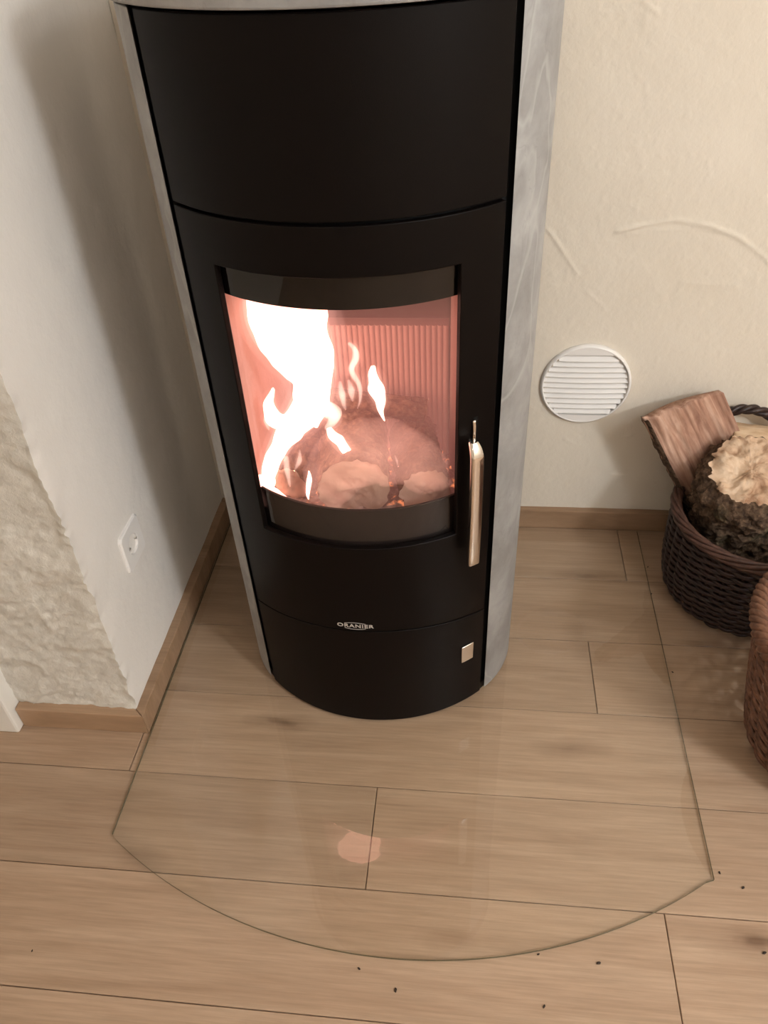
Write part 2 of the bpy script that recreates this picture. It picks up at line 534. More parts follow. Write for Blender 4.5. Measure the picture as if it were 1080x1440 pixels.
def wall_front():
    xs = fine(RX0, XW, -0.96, XW, 0.0042); zs = fine(0, CEIL, 0.03, 1.32, 0.0042)
    X, Z = np.meshgrid(xs, zs, indexing='ij')
    u = X * 0.8 + Z * 0.55; v = -X * 0.55 + Z * 0.8
    H = 0.011 * fbm(u * 4, v * 8, 3.0, 3) + 0.0066 * fbm(u * 18, v * 34, 6.0, 4, 0.68)
    rg = 1 - np.abs(fbm(u * 6, v * 13, 9.0, 2)) * 5
    H = H + 0.0035 * np.clip(rg, 0, 1) ** 3 * np.clip(0.6 + 2 * vnoise(u * 5, v * 5, 4), 0, 1)
    H = H + 0.006 * np.clip(vnoise(X * 75, Z * 75, 2.0) - 0.2, 0, 1) * 3 * np.clip(vnoise(X * 9, Z * 9, 3) + 0.25, 0, 1)
    e = np.exp(-((X - XW) / 0.012) ** 2)
    H = np.clip(H, -0.008, 0.012)
    Y = YF - H * (1 - e) + e * corner_off(Z + 5.0)
    X2 = X + e * corner_off(Z)
    V = np.stack([X2, Y, Z], -1).reshape(-1, 3)
    return link('wall_front', mesh('wall_front', V, grid_vf(len(xs), len(zs)), True), M['wall_rough'])


for o in (wall_back(), wall_left(), wall_front()):
    tag(o, kind='structure')
for nm, b6, mt in [('wall_right', (RX1, RX1 + 0.1, RY0, YW, 0, CEIL), 'wall_cream'),
                   ('wall_rear', (RX0, RX1, RY0 - 0.1, RY0, 0, CEIL), 'wall_cream'),
                   ('wall_far_left', (RX0 - 0.1, RX0, RY0, YF, 0, CEIL), 'wall_cream'),
                   ('ceiling', (RX0 - 0.1, RX1 + 0.1, RY0 - 0.1, YW + 0.1, CEIL, CEIL + 0.1), 'ceiling')]:
    tag(box(nm, *b6, M[mt]), kind='structure')

# invented dark window behind the viewer, put in for reflections in the stove
wn = tag(box('added_window_1', -0.55, 0.75, RY0, RY0 + 0.03, 0.85, 2.1, M['night']), kind='structure')
for x0, x1, z0, z1 in [(-0.61, -0.55, 0.79, 2.16), (0.75, 0.81, 0.79, 2.16), (0.07, 0.13, 0.85, 2.1)]:
    box('added_window_frame', x0, x1, RY0, RY0 + 0.06, z0, z1, M['paint_white'], wn, 0.004)
for z0, z1 in [(0.79, 0.85), (2.1, 2.16)]:
    box('added_window_frame', -0.55, 0.75, RY0, RY0 + 0.06, z0, z1, M['paint_white'], wn, 0.004)

# floor and its planks
fl = tag(box('floor', RX0 - 0.1, RX1 + 0.1, RY0 - 0.1, YW + 0.1, -0.06, -0.009, M['subfloor']), kind='structure')
JOINT = {0.4157: 0.353, 0.617: -0.157, 0.8149: -0.662, 1.0159: 0.285, 1.2127: -0.28, 1.4131: 0.3975}
PL = 1.285
plank_cache = {}


def plank(x0, x1, y0, y1):
    g = 0.0007
    lx, ly = x1 - x0 - 2 * g, y1 - y0 - 2 * g
    key = (round(lx, 3), round(ly, 3))
    if key not in plank_cache:
        b = 0.0011
        z1_, z0_ = 0.0, -0.0085
        hx, hy = lx / 2, ly / 2
        v = [(-hx, -hy, z0_), (hx, -hy, z0_), (hx, hy, z0_), (-hx, hy, z0_),
             (-hx, -hy, z1_ - b), (hx, -hy, z1_ - b), (hx, hy, z1_ - b), (-hx, hy, z1_ - b),
             (-hx + b, -hy + b, z1_), (hx - b, -hy + b, z1_), (hx - b, hy - b, z1_), (-hx + b, hy - b, z1_)]
        f = [(0, 3, 2, 1), (8, 9, 10, 11)]
        for i in range(4):
            j = (i + 1) % 4
            f += [(i, j, 4 + j, 4 + i), (4 + i, 4 + j, 8 + j, 8 + i)]
        me = mesh('plank', v, f); me.materials.append(M['oak']); plank_cache[key] = me
    o = link('plank', plank_cache[key], None, fl)
    o.location = ((x0 + x1) / 2, (y0 + y1) / 2, 0)


for k in range(len(ROWS) - 1):
    y0, y1 = ROWS[k], ROWS[k + 1]
    if y1 < RY0: continue
    j = JOINT.get(round(y0, 4), 0.95 + 0.43 * ((k * 5) % 3))
    xs = [j + PL * i for i in range(-4, 5)]
    lim0 = RX0 if y1 < 0.95 or y0 < 0.9 else XW - 0.05
    for a, b in zip(xs[:-1], xs[1:]):
        a2, b2 = max(a, lim0), min(b, RX1)
        if b2 - a2 > 0.03:
            plank(a2, b2, max(y0, RY0), y1)


def skirting(name, poly):
    # plan polygon, 60 mm high with an eased top edge
    o = prism(name, poly, 0.0005, 0.0605, M['oak_skirt'], None, 0.0025)
    return tag(o, kind='structure')


skirting('baseboard_back', [(XW, 1.6), (RX1, 1.6), (RX1, YW + 0.004), (XW, YW + 0.004)])
skirting('baseboard_left', [(-0.6485, 0.902), (-0.6485, 1.5995), (XW - 0.004, 1.5995), (XW - 0.004, 0.9215)])
skirting('baseboard_front', [(-0.6489, 0.9018), (XW - 0.0044, 0.9213), (XW - 0.0044, YF + 0.006), (-0.927, YF + 0.006), (-0.927, 0.902)])
# casing of the doorway at the far left
ca = box('trim_1', -1.01, -0.928, 0.884, YF + 0.01, 0.0005, 2.08, M['paint_white'], None, 0.005)
tag(ca, kind='structure')

# ================================================================== STOVE
CX, CY, R0 = -0.1847, 1.2863, 0.324
rad = math.radians


def pol(th, R, z=None):
    p = (CX + R * math.sin(th), CY - R * math.cos(th))
    return p if z is None else (p[0], p[1], z)


def curved_panel(name, th0, th1, z0, z1, Ro, Ri, mat, parent, nth=48, nz=2, hole=None, zlow=None, zhigh=None, bevel=0.0012):
    ths = list(np.linspace(th0, th1, nth + 1)); zs = list(np.linspace(z0, z1, nz + 1))
    if hole:
        for a in hole[:2]:
            i = int(np.argmin([abs(t_ - a) for t_ in ths])); ths[i] = a
        for a in hole[2:]:
            i = 1 + int(np.argmin([abs(q - a) for q in zs[1:-1]])); zs[i] = a
    nt, nzz = len(ths), len(zs)
    V = []
    for R in (Ro, Ri):
        for th in ths:
            for z in zs:
                if zlow and z == zs[0]: z = zlow(th)
                if zhigh and z == zs[-1]: z = zhigh(th)
                V.append(pol(th, R, z))
    off = nt * nzz
    cell = {}
    for i in range(nt - 1):
        for j in range(nzz - 1):
            if hole:
                tm = (ths[i] + ths[i + 1]) / 2; zm = (zs[j] + zs[j + 1]) / 2
                if hole[0] < tm < hole[1] and hole[2] < zm < hole[3]: continue
            cell[(i, j)] = 1
    F = []
    idx = lambda i, j: i * nzz + j
    for (i, j) in cell:
        a, b, c, d = idx(i, j), idx(i + 1, j), idx(i + 1, j + 1), idx(i, j + 1)
        F.append((a, b, c, d)); F.append((off + d, off + c, off + b, off + a))
        if (i, j - 1) not in cell: F.append((a, off + a, off + b, b))
        if (i, j + 1) not in cell: F.append((d, c, off + c, off + d))
        if (i - 1, j) not in cell: F.append((a, d, off + d, off + a))
        if (i + 1, j) not in cell: F.append((b, off + b, off + c, c))
    me = mesh(name, V, F)
    bm = bmesh.new(); bm.from_mesh(me)
    bmesh.ops.delete(bm, geom=[v for v in bm.verts if not v.link_faces], context='VERTS')
    bmesh.ops.recalc_face_normals(bm, faces=bm.faces)
    for f in bm.faces: f.smooth = True
    for e in bm.edges:
        if len(e.link_faces) == 2 and e.calc_face_angle(0) > rad(30): e.smooth = False
    bm.to_mesh(me); bm.free()
    o = link(name, me, mat, parent, bevel)
    return o


stove = thing('wood_stove', 'tall black wood-burning stove with rounded front, grey stone sides and a lit window', 'stove', (0, 0, 0))
TH = rad(44.0)


def side_curve(off=0.0, n=14):
    """plan of the stone cheek, from its front edge back, dx from the stove's axis"""
    pts = []
    c = (0.0897, 1.2)
    for q in np.linspace(rad(45.9), rad(90), n):
        pts.append((c[0] + (0.2 - off) * math.sin(q), c[1] - (0.2 - off) * math.cos(q)))
    pts.append((0.2897 - off, 1.47))
    return pts


def plan(front_R, side_off, y_back):
    right = [(CX + dx, y) for dx, y in side_curve(side_off)]
    right[-1] = (right[-1][0], y_back)
    arc = [pol(th, front_R) for th in np.linspace(rad(-44), rad(44), 40)]
    left = [(2 * CX - x, y) for x, y in right][::-1]
    return arc + right + left


# plinth, stone cheeks, top plate
prism('plinth', plan(0.3215, 0.004, 1.465), 0.0075, 0.030, M['black'], stove, 0.001)
for s in (1, -1):
    o_ = side_curve(0.0); i_ = [(0.2430, 1.0845)] + [q for q in side_curve(0.024) if q[0] > 0.248]
    poly = [(CX + s * dx, y) for dx, y in o_] + [(CX + s * dx, y) for dx, y in i_[::-1]]
    cheek = prism('side_stone', poly, 0.008, 1.2685, M['stone'], stove, 0.0015)
    for pg in cheek.data.polygons: pg.use_smooth = abs(pg.normal.z) < 0.5 and pg.area < 0.03
tp = prism('top_plate', plan(0.332, -0.008, 1.478), 1.272, 1.304, M['stone'], stove, 0.003)
box('back_plate', CX - 0.262, CX + 0.262, 1.455, 1.468, 0.03, 1.27, M['black_deep'], stove)
# black channels between front and stone, with the inner casing behind them
for s in (1, -1):
    poly = [(CX + s * dx, y) for dx, y in [(0.2195, 1.0645), (0.2385, 1.0815), (0.2425, 1.090), (0.2500, 1.115), (0.2500, 1.45), (0.238, 1.45), (0.238, 1.12), (0.2195, 1.076)]]
    prism('channel', poly, 0.031, 1.27, M['black_deep'], stove)

for s in (1, -1):
    post = [pol(s * rad(a), 0.3128) for a in np.linspace(35.0, 43.4, 8)] + [(CX + s * 0.2192, 1.064), (CX + s * 0.197, 1.0615), (CX + s * 0.180, 1.0565)]
    prism('frame_post', post, 0.031, 1.27, M['soot_black'], stove)
lowz = lambda th: 0.2875 - 0.022 * (th / TH) ** 2
curved_panel('upper_panel', -TH, TH, 1.0455, 1.268, R0, R0 - 0.010, M['black'], stove)
lp = curved_panel('lower_panel', -TH, TH, 0.0085, 0.27, R0, R0 - 0.010, M['black'], stove, zhigh=lambda th: lowz(th) - 0.0028, bevel=0.001)
WT, WZ0, WZ1 = rad(31.4), 0.494, 0.973
door = curved_panel('door', -TH, TH, 0.28, 1.0405, R0, R0 - 0.010, M['black'], stove, nth=56, nz=12, hole=(-WT, WT, WZ0, WZ1), zlow=lowz)
# seam backing
curved_panel('seam_liner', -rad(42), rad(42), 1.0, 1.09, R0 - 0.0125, R0 - 0.016, M['black_deep'], stove, bevel=0)
curved_panel('seam_liner', -rad(42), rad(42), 0.2, 0.35, R0 - 0.0125, R0 - 0.016, M['black_deep'], stove, bevel=0)

# door glass: outer face mirrors, inner face only lets through
gth = rad(33.0)
gl = curved_panel('door_glass', -gth, gth, WZ0 - 0.012, WZ1 + 0.012, R0 - 0.0105, R0 - 0.0145, M['door_glass'], door, bevel=0)
gl.data.materials.append(M['door_glass_back'])
for pg in gl.data.polygons:
    c = pg.center; rr = math.hypot(c.x - CX, c.y - CY)
    if rr < R0 - 0.0125: pg.material_index = 1

# handle, its slot and lever
ha = rad(34.6)
slot = []
for th in (rad(36.3), rad(37.6)): slot.append(th)
curved_panel('latch_slot', slot[0], slot[1], 0.655, 0.722, R0 + 0.0008, R0 - 0.002, M['black_deep'], door, nth=3, bevel=0)
hn = np.array([math.sin(ha), -math.cos(ha), 0]); ht = np.array([math.cos(ha), math.sin(ha), 0])


def handle_vf():
    """flat bar, slightly bowed, with softly rounded upper corners"""
    V = []; F = []
    zs = np.concatenate([np.linspace(0.438, 0.660, 14), 0.660 + 0.030 * np.sin(np.linspace(0.12, 1.0, 9) * math.pi / 2)])
    sec = []
    for q in np.linspace(0, 2 * math.pi, 24, endpoint=False):
        cx_, cy_ = math.cos(q), math.sin(q)
        sec.append((np.sign(cx_) * abs(cx_) ** 0.45 * 0.0112, np.sign(cy_) * abs(cy_) ** 0.6 * 0.0065))
    for z in zs:
        k = 1.0 if z < 0.66 else math.sqrt(max(0.02, 1 - ((z - 0.66) / 0.0302) ** 2)) * 0.55 + 0.45
        bow = 0.026 + 0.002 * math.sin((z - 0.438) / 0.252 * math.pi)
        back = 0.012 * max(0, (z - 0.66) / 0.03) ** 2
        c = np.array([CX, CY, 0]) + hn * (R0 + bow - back)
        for a, b in sec:
            p = c + ht * (a * k) + hn * b
            V.append((p[0], p[1], z))
    n = 24
    for i in range(len(zs) - 1):
        for k in range(n):
            F.append((i * n + k, i * n + (k + 1) % n, (i + 1) * n + (k + 1) % n, (i + 1) * n + k))
    F.append(tuple(range(n))[::-1]); F.append(tuple(range((len(zs) - 1) * n, len(zs) * n)))
    return V, F


V, F = handle_vf()
hd = tag(link('handle', fixn(mesh('handle', V, F, True)), M['chrome'], door, 0.0008), label='polished chrome bar handle')
es = rad(36.2)
lev = [pol(es, R0 + 0.002, 0.718), pol(es, R0 + 0.004, 0.70), pol(es, R0 + 0.004, 0.672), pol(rad(36.0), R0 + 0.010, 0.664), pol(ha, R0 + 0.018, 0.668), pol(ha, R0 + 0.022, 0.676)]
tag(tube('latch_lever', catmull(lev, 24), 0.0028, M['chrome'], door, 8, squash=(1.0, 0.7)), label='thin chrome lever above the handle')

# maker's lettering on the door, bent to the front
fc = bpy.data.curves.new('lettering', 'FONT'); fc.body = 'ORANIER'; fc.size = 0.0125; fc.align_x = 'CENTER'; fc.extrude = 0.0002
fc.offset = 0.00022; fc.space_character = 1.12
fo = bpy.data.objects.new('lettering_tmp', fc); COL.objects.link(fo)
bpy.context.view_layer.update()
me = bpy.data.meshes.new_from_object(fo.evaluated_get(bpy.context.evaluated_depsgraph_get()))
bpy.data.objects.remove(fo)
xs_ = [v.co.x for v in me.vertices]; wid = max(xs_) - min(xs_)
ys_ = [v.co.y for v in me.vertices]; zmid = (max(ys_) + min(ys_)) / 2
LC = rad(-2.5); kx = 0.069 / wid
for v in me.vertices:
    th = LC + v.co.x * kx / R0
    v.co = pol(th, R0 + 0.0004 + v.co.z, 0.2998 + (v.co.y - zmid))
me.name = 'lettering'; me.materials.clear()
lt = tag(link('lettering', me, M['silver_print'], door), label='silver maker lettering')
for s in (1, -1):
    q = [pol(LC + a / R0, R0 + 0.0006, 0.2998 + s * (0.0062 + 0.0026 * (1 - (a / 0.02) ** 2))) for a in np.linspace(-0.02, 0.02, 20)]
    tube('logo_arc', q, 0.00045, M['silver_print'], door, 6)

# steel slider on the lower panel
sl = curved_panel('air_slider', rad(34.2), rad(39.1), 0.1425, 0.189, R0 + 0.0045, R0 + 0.0005, M['brushed'], lp, nth=4, nz=1, bevel=0.001)
tag(sl, label='small square steel slider')

# fire chamber
back_y = 1.25
PANE = M['vermiculite']
fv, ff = [], []
nfl = 29
xs = []; dep = []
for k in range(nfl * 6 + 1):
    x = CX - 0.145 + 0.29 * k / (nfl * 6); xs.append(x)
    dep.append(0.0055 * abs(math.sin(math.pi * nfl * k / (nfl * 6))) ** 0.6)
for z in (0.47, 0.765):
    for x, d in zip(xs, dep): fv.append((x, back_y - d, z))
for z in (0.47, 0.765):
    for x in (xs[0], xs[-1]): fv.append((x, back_y + 0.025, z))
n = len(xs)
ff = [(i, i + 1, n + i + 1, n + i) for i in range(n - 1)]
b0, b1, t0, t1 = 2 * n, 2 * n + 1, 2 * n + 2, 2 * n + 3
ff += [tuple(range(n, 2 * n)) + (t1, t0), tuple(range(n))[::-1] + (b0, b1), (b0, t0, t1, b1), (0, n, t0, b0), (n - 1, b1, t1, 2 * n - 1)]
link('fluted_back_panel', fixn(mesh('fluted_back_panel', fv, ff)), PANE, stove)
for s in (1, -1):
    poly = [(CX + s * dx, y) for dx, y in [(0.148, 1.249), (0.197, 1.062), (0.219, 1.068), (0.172, 1.262)]]
    prism('fire_brick', poly, 0.47, 1.0, PANE, stove, 0.002)
prism('chamber_floor', [(CX - 0.20, 1.06), (CX - 0.15, 1.018), (CX, 1.0), (CX + 0.15, 1.018), (CX + 0.20, 1.06), (CX + 0.155, 1.275), (CX - 0.155, 1.275)], 0.455, 0.469, M['steel_soot'], stove)
box('chamber_back', CX - 0.234, CX + 0.234, 1.30, 1.31, 0.44, 1.0, M['steel_soot'], stove)
pv = [(CX - 0.160, 1.032, 0.945), (CX + 0.160, 1.032, 0.945), (CX + 0.160, 1.298, 0.875), (CX - 0.160, 1.298, 0.875)]
pv = pv + [(a, b, c + 0.015) for a, b, c in pv]
link('baffle', fixn(mesh('baffle', pv, box_vf(0, 1, 0, 1, 0, 1)[1])), M['steel_soot'], stove)
curved_panel('air_deflector', -rad(36.2), rad(36.2), 0.918, 0.995, 0.3, 0.296, M['soot_black'], stove, bevel=0)
curved_panel('log_guard', -rad(36.2), rad(36.2), 0.462, 0.556, 0.296, 0.291, M['steel_soot'], stove, bevel=0.001)

# ash and embers
na = 60
th_ = np.linspace(-1, 1, na); yy_ = np.linspace(0, 1, 40)
V = []
for a in th_:
    for b in yy_:
        hw = 0.186 - 0.045 * b
        yf = CY - math.sqrt(0.289 ** 2 - (a * 0.18) ** 2) + 0.004
        y = yf + (1.243 - yf) * b
        V.append((CX + a * hw, y, 0.4995 + 0.016 * float(fbm(a * 9, b * 9, 2.2, 4)) + 0.012 * (1 - abs(a))))
V = np.array(V)
tN = NT('glowing_ash'); pN = tN.geo()
aN = tN.noise(pN, 60, 5, 0.6)
bN = tN.bsdf(tN.ramp(aN.outputs['Fac'], [(0.3, (0.10, 0.07, 0.06)), (0.7, (0.42, 0.34, 0.30))]).outputs[0], 0.95, 0, 0.1, aN.outputs['Fac'], 0.004)
eN = tN.noise(pN, 34, 4, 0.6)
emN = tN.ramp(eN.outputs['Fac'], [(0.55, (0, 0, 0)), (0.68, (1, 1, 1))]).outputs[0]
bN.inputs['Emission Color'].default_value = (1, 0.28, 0.10, 1)
tN.l(tN.math('MULTIPLY', emN, 1.2), bN.inputs['Emission Strength'])
ash = link('ash_bed', mesh('ash_bed', V, grid_vf(na, 40), True), tN.m)
tag(ash, 'bed of pale ash and glowing embers under the burning logs', 'ash', kind='stuff')


# ================================================================== BURNING LOGS
def round_log(name, p0, p1, R, bark, wood, label, cat='log', group=None, nu=48, nv=28, rough=0.004, chip=None, parts=('bark', 'cut_face'), shoulder=0.0):
    p0 = np.array(p0, float); p1 = np.array(p1, float)
    ax = p1 - p0; L = np.linalg.norm(ax); ax /= L
    up = np.array([0, 0, 1.0]) if abs(ax[2]) < 0.9 else np.array([0, 1.0, 0])
    e1 = np.cross(ax, up); e1 /= np.linalg.norm(e1); e2 = np.cross(ax, e1)
    base = (p0 + p1) / 2
    root = thing(name, label, cat, tuple(base), group)
    sd = random.random() * 50
    q = np.arange(nu) * 2 * np.pi / nu
    outl = R * (1 + 0.14 * fbm(np.cos(q) * 1.2 + sd, np.sin(q) * 1.2, 0.5, 2))
    V = []
    for i in range(nv):
        s_ = i / (nv - 1) * L - L / 2
        rr = outl + rough * fbm(np.cos(q) * 7 + sd, np.sin(q) * 7, s_ * 60, 4, 0.6) * 2 + rough * 0.6 * fbm(np.cos(q) * 22 + sd, np.sin(q) * 22, s_ * 150, 2)
        if shoulder: rr = rr * (1 - shoulder * np.clip((s_ - (L / 2 - 0.05)) / 0.05, 0, 1) ** 2)
        for k in range(nu):
            V.append(ax * s_ + e1 * rr[k] * math.cos(q[k]) + e2 * rr[k] * math.sin(q[k]))
    V = np.array(V)
    i = np.arange(nv * nu).reshape(nv, nu); i2 = np.roll(i, -1, 1)
    F = np.stack([i[:-1], i2[:-1], i2[1:], i[1:]], -1).reshape(-1, 4)
    link(parts[0], mesh(parts[0], V, F, True), bark, root)
    # broken end faces
    for end, sgn in ((0, -1), (nv - 1, 1)):
        ring = V[end * nu:(end + 1) * nu] * 1.0
        c = ring.mean(0)
        nr = 16
        W = []
        for j in range(nr):
            tt = 1 - j / nr
            for k in range(nu):
                p_ = c + (ring[k] - c) * tt * (0.985 if j else 0.999)
                a_, b_ = np.dot(p_ - c, e1), np.dot(p_ - c, e2)
                hgt = 0.0
                if j:
                    hgt = rough * (1.4 * fbm(a_ * 38 + sd, b_ * 38, 1.5, 4, 0.6) + 1.0 * fbm(a_ * 16 + sd, b_ * 16, 4.5, 2)) * 1.6
                    if chip is not None: hgt += chip(a_, b_, R)
                W.append(p_ + ax * sgn * hgt)
        W.append(c)
        G = []
        for j in range(nr - 1):
            for k in range(nu):
                k2 = (k + 1) % nu
                G.append((j * nu + k, j * nu + k2, (j + 1) * nu + k2, (j + 1) * nu + k))
        for k in range(nu): G.append(((nr - 1) * nu + k, (nr - 1) * nu + (k + 1) % nu, nr * nu))
        link(parts[1], fixn(mesh(parts[1], W, G, True)), wood, root)
    return root


M['char'] = bark_mat('charred_bark', False)
M['hot_wood'] = plain('scorched_wood', (0.36, 0.25, 0.19), 0.9, 0, 0.2, 0.002, 60)
round_log('burning_log', (-0.192, 1.045, 0.560), (-0.215, 1.225, 0.575), 0.062, M['bark_plain'], M['hot_wood'],
          'thick round log burning in the middle of the stove window, end towards the glass', group='logs burning in the stove')
round_log('burning_log', (-0.072, 1.062, 0.545), (-0.105, 1.225, 0.55), 0.044, M['bark_plain'], M['hot_wood'],
          'smaller round log at the right of the fire chamber, cut end towards the glass', group='logs burning in the stove')
round_log('burning_log', (-0.318, 1.085, 0.535), (-0.285, 1.22, 0.54), 0.034, M['char'], M['hot_wood'],
          'thin charred log under the tall white flame at the left', group='logs burning in the stove')
round_log('burning_log', (-0.27, 1.195, 0.645), (-0.08, 1.215, 0.612), 0.020, M['char'], M['hot_wood'],
          'charred log lying across the other burning logs at the back', group='logs burning in the stove')
# ================================================================== FLAMES
FLG = 'flames in the stove'


def flame(label, pts, radii, y, mat, sq=(1.0, 0.75), n=40):
    """pts are places in the fire given as picture points at depth y, radii in metres"""
    if np.isscalar(y): y = [y] * len(pts)
    P = np.array([at_y(a, b, q) for (a, b), q in zip(pts, y)])
    c = catmull(P, n); r = np.maximum(np.interp(np.linspace(0, len(pts) - 1, n), range(len(pts)), radii), 0.0006)
    r = np.convolve(np.pad(r, 2, 'edge'), np.ones(5) / 5, 'valid')
    r[0] = r[-1] = 0.0005
    base = c[0].copy()
    V, F = tube_vf(c - base, r, 20, squash=sq)
    V = V + 0.012 * np.stack([vnoise((V[:, 0] + base[0]) * 45, V[:, 2] * 34, V[:, 1] * 60), 1.2 * vnoise(V[:, 0] * 50, V[:, 2] * 40 + 9, 1.0), 0.3 * vnoise(V[:, 0] * 30, V[:, 2] * 30, 3)], -1) * np.repeat(np.clip(r / 0.012, 0, 1), 20)[:, None]
    o = link('flame', mesh('flame', V, F, True), mat); o.location = base
    if mat in (M['flame_core'], M['flame_soft']):
        for nm_, k_, add_, mt_ in (('flame_fringe', 1.04, 0.0025, 'fringe_inner'), ('flame_glow', 1.15, 0.009, 'fringe_outer')):
            r2 = r * k_ + add_ * np.clip(r / 0.006, 0.3, 1); r2[0] = r2[-1] = 0.001
            V2, F2 = tube_vf(c - base, r2, 20, squash=(sq[0], sq[1] * 1.15))
            link(nm_, mesh(nm_, V2, F2, True), M[mt_], o)
    return tag(o, label, 'flame', FLG)


flame('large white-hot flame filling the upper left of the stove window',
      [(432, 598), (440, 565), (438, 528), (420, 488), (404, 452), (400, 418), (399, 402)], [0.016, 0.030, 0.038, 0.055, 0.063, 0.061, 0.03], 1.10, M['flame_core'], (1.0, 0.42))
flame('slanting white flame leading from the ash up to the large flame',
      [(374, 700), (378, 668), (388, 640), (402, 612), (424, 585), (440, 560)], [0.006, 0.014, 0.017, 0.019, 0.026, 0.03], 1.085, M['flame_core'])
flame('low bright flame spreading on the ash at the left corner',
      [(366, 668), (372, 690), (388, 700), (404, 706)], [0.004, 0.014, 0.014, 0.006], 1.06, M['flame_core'])
flame('curled flame tongue on the left of the slanting flame',
      [(384, 545), (380, 570), (388, 590), (404, 596), (420, 590)], [0.002, 0.010, 0.014, 0.014, 0.010], 1.10, M['flame_core'])
flame('pale flame wisp at the far left edge beside the curled tongue',
      [(378, 575), (376, 590), (378, 604)], [0.001, 0.006, 0.002], 1.09, M['flame_soft'])
flame('narrow S-shaped flame in front of the fluted panel',
      [(489, 482), (499, 490), (500, 506), (496, 522), (505, 540), (507, 562), (503, 574)], [0.003, 0.006, 0.0065, 0.007, 0.005, 0.003, 0.001], 1.14, M['flame_soft'])
flame('detached bright flame blob to the right of the S-shaped flame',
      [(526, 514), (526, 530), (529, 548), (534, 562), (536, 578), (541, 592)], [0.003, 0.010, 0.014, 0.011, 0.004, 0.001], 1.14, M['flame_core'])
flame('bright wedge of flame lying on the middle log',
      [(462, 602), (468, 614), (480, 626), (492, 640), (506, 652)], [0.004, 0.009, 0.011, 0.007, 0.001], 1.06, M['flame_core'])
flame('small flame cluster just right of the large flame',
      [(452, 556), (458, 574), (470, 590), (458, 604)], [0.006, 0.014, 0.012, 0.003], 1.12, M['flame_soft'])
flame('faint flame tongue between the cluster and the S-shaped flame',
      [(478, 536), (480, 556), (486, 576)], [0.002, 0.008, 0.002], 1.13, M['flame_soft'])
flame('faint leaning flame tongue below the S-shaped flame',
      [(490, 534), (495, 550), (496, 564)], [0.002, 0.007, 0.002], 1.15, M['flame_soft'])
flame('little upright flame in front of the middle log',
      [(434, 662), (435, 676), (433, 694), (434, 702)], [0.001, 0.005, 0.0035, 0.001], 1.035, M['flame_core'])
flame('thin upright flame between the low flame and the little flame',
      [(402, 642), (404, 660), (408, 684)], [0.004, 0.005, 0.002], 1.05, M['flame_soft'])
flame('faint thin flame rising left of the middle log',
      [(421, 632), (420, 648), (414, 662)], [0.001, 0.005, 0.001], 1.06, M['flame_soft'])
flame('tiny flame flick between the two log ends',
      [(555, 640), (558, 648), (560, 656)], [0.0006, 0.0022, 0.0006], 1.05, M['flame_soft'])
# added glow volumes for bloom round the big flame and glare filling the chamber
flame('added soft pink glare around the large white flame',
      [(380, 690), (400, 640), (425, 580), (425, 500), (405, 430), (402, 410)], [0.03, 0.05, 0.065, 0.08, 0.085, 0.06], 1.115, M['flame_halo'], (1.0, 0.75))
flame('broad pink volume added for smoke low over the middle and right logs',
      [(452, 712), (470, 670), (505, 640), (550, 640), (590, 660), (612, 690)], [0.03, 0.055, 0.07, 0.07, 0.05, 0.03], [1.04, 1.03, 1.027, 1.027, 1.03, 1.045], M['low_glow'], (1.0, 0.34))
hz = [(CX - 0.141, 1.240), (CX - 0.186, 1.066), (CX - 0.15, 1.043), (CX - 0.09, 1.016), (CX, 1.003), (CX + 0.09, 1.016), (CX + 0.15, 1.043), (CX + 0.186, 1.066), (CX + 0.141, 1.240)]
hzo = prism('glare_haze', hz, 0.515, 0.872, M['glare_haze'])
tag(hzo, 'added pinkish smoke haze filling the fire chamber', 'glare', kind='stuff')
# ================================================================== HEARTH GLASS
GC, GR = (-0.1038, 1.4534), 0.9465
a0 = math.atan2(-0.6445 - GC[0], -(0.679 - GC[1])); a1 = math.atan2(0.447 - GC[0], -(0.679 - GC[1]))
arc = [(GC[0] + GR * math.sin(a), GC[1] - GR * math.cos(a)) for a in np.linspace(a0, a1, 80)]
gp = [(-0.6445, 1.594)] + [(-0.6445, 0.679)] + arc[1:-1] + [(0.447, 0.679), (0.447, 1.594)]
pl = prism('hearth_plate', gp, 0.0006, 0.0066, M['plate_top'], None)
pl.data.materials.append(M['plate_back']); pl.data.materials.append(M['plate_edge'])
for pg in pl.data.polygons:
    pg.material_index = 0 if pg.normal.z > 0.5 else (1 if pg.normal.z < -0.5 or pg.normal.y > 0.9 else 2)
tag(pl, 'clear glass hearth plate with a curved front lying under the stove', 'glass plate')
# ================================================================== VENT GRILLE
vc = (0.265, 0.4345); VR = 0.1025
vent = thing('vent_grille', 'round white slatted air vent grille on the cream wall right of the stove', 'vent', (vc[0], YW, vc[1]))
nv_ = 64
ring = []
prof = [(VR, 0.004), (VR, -0.008), (VR - 0.004, -0.0125), (VR - 0.0055, -0.0125), (VR - 0.0065, -0.010), (VR - 0.0065, 0.004)]
V = []; F = []
for k in range(nv_):
    a = 2 * math.pi * k / nv_
    for r_, y_ in prof: V.append((r_ * math.cos(a), y_, r_ * math.sin(a)))
for k in range(nv_):
    k2 = (k + 1) % nv_
    for j in range(len(prof)):
        j2 = (j + 1) % len(prof)
        F.append((k * 6 + j, k * 6 + j2, k2 * 6 + j2, k2 * 6 + j))
link('rim', fixn(mesh('rim', V, F, True)), M['plastic'], vent)
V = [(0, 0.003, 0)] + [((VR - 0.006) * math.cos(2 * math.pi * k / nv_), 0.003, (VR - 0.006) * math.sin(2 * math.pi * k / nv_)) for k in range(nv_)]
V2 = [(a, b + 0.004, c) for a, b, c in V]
F = [(0, 1 + k, 1 + (k + 1) % nv_) for k in range(nv_)]
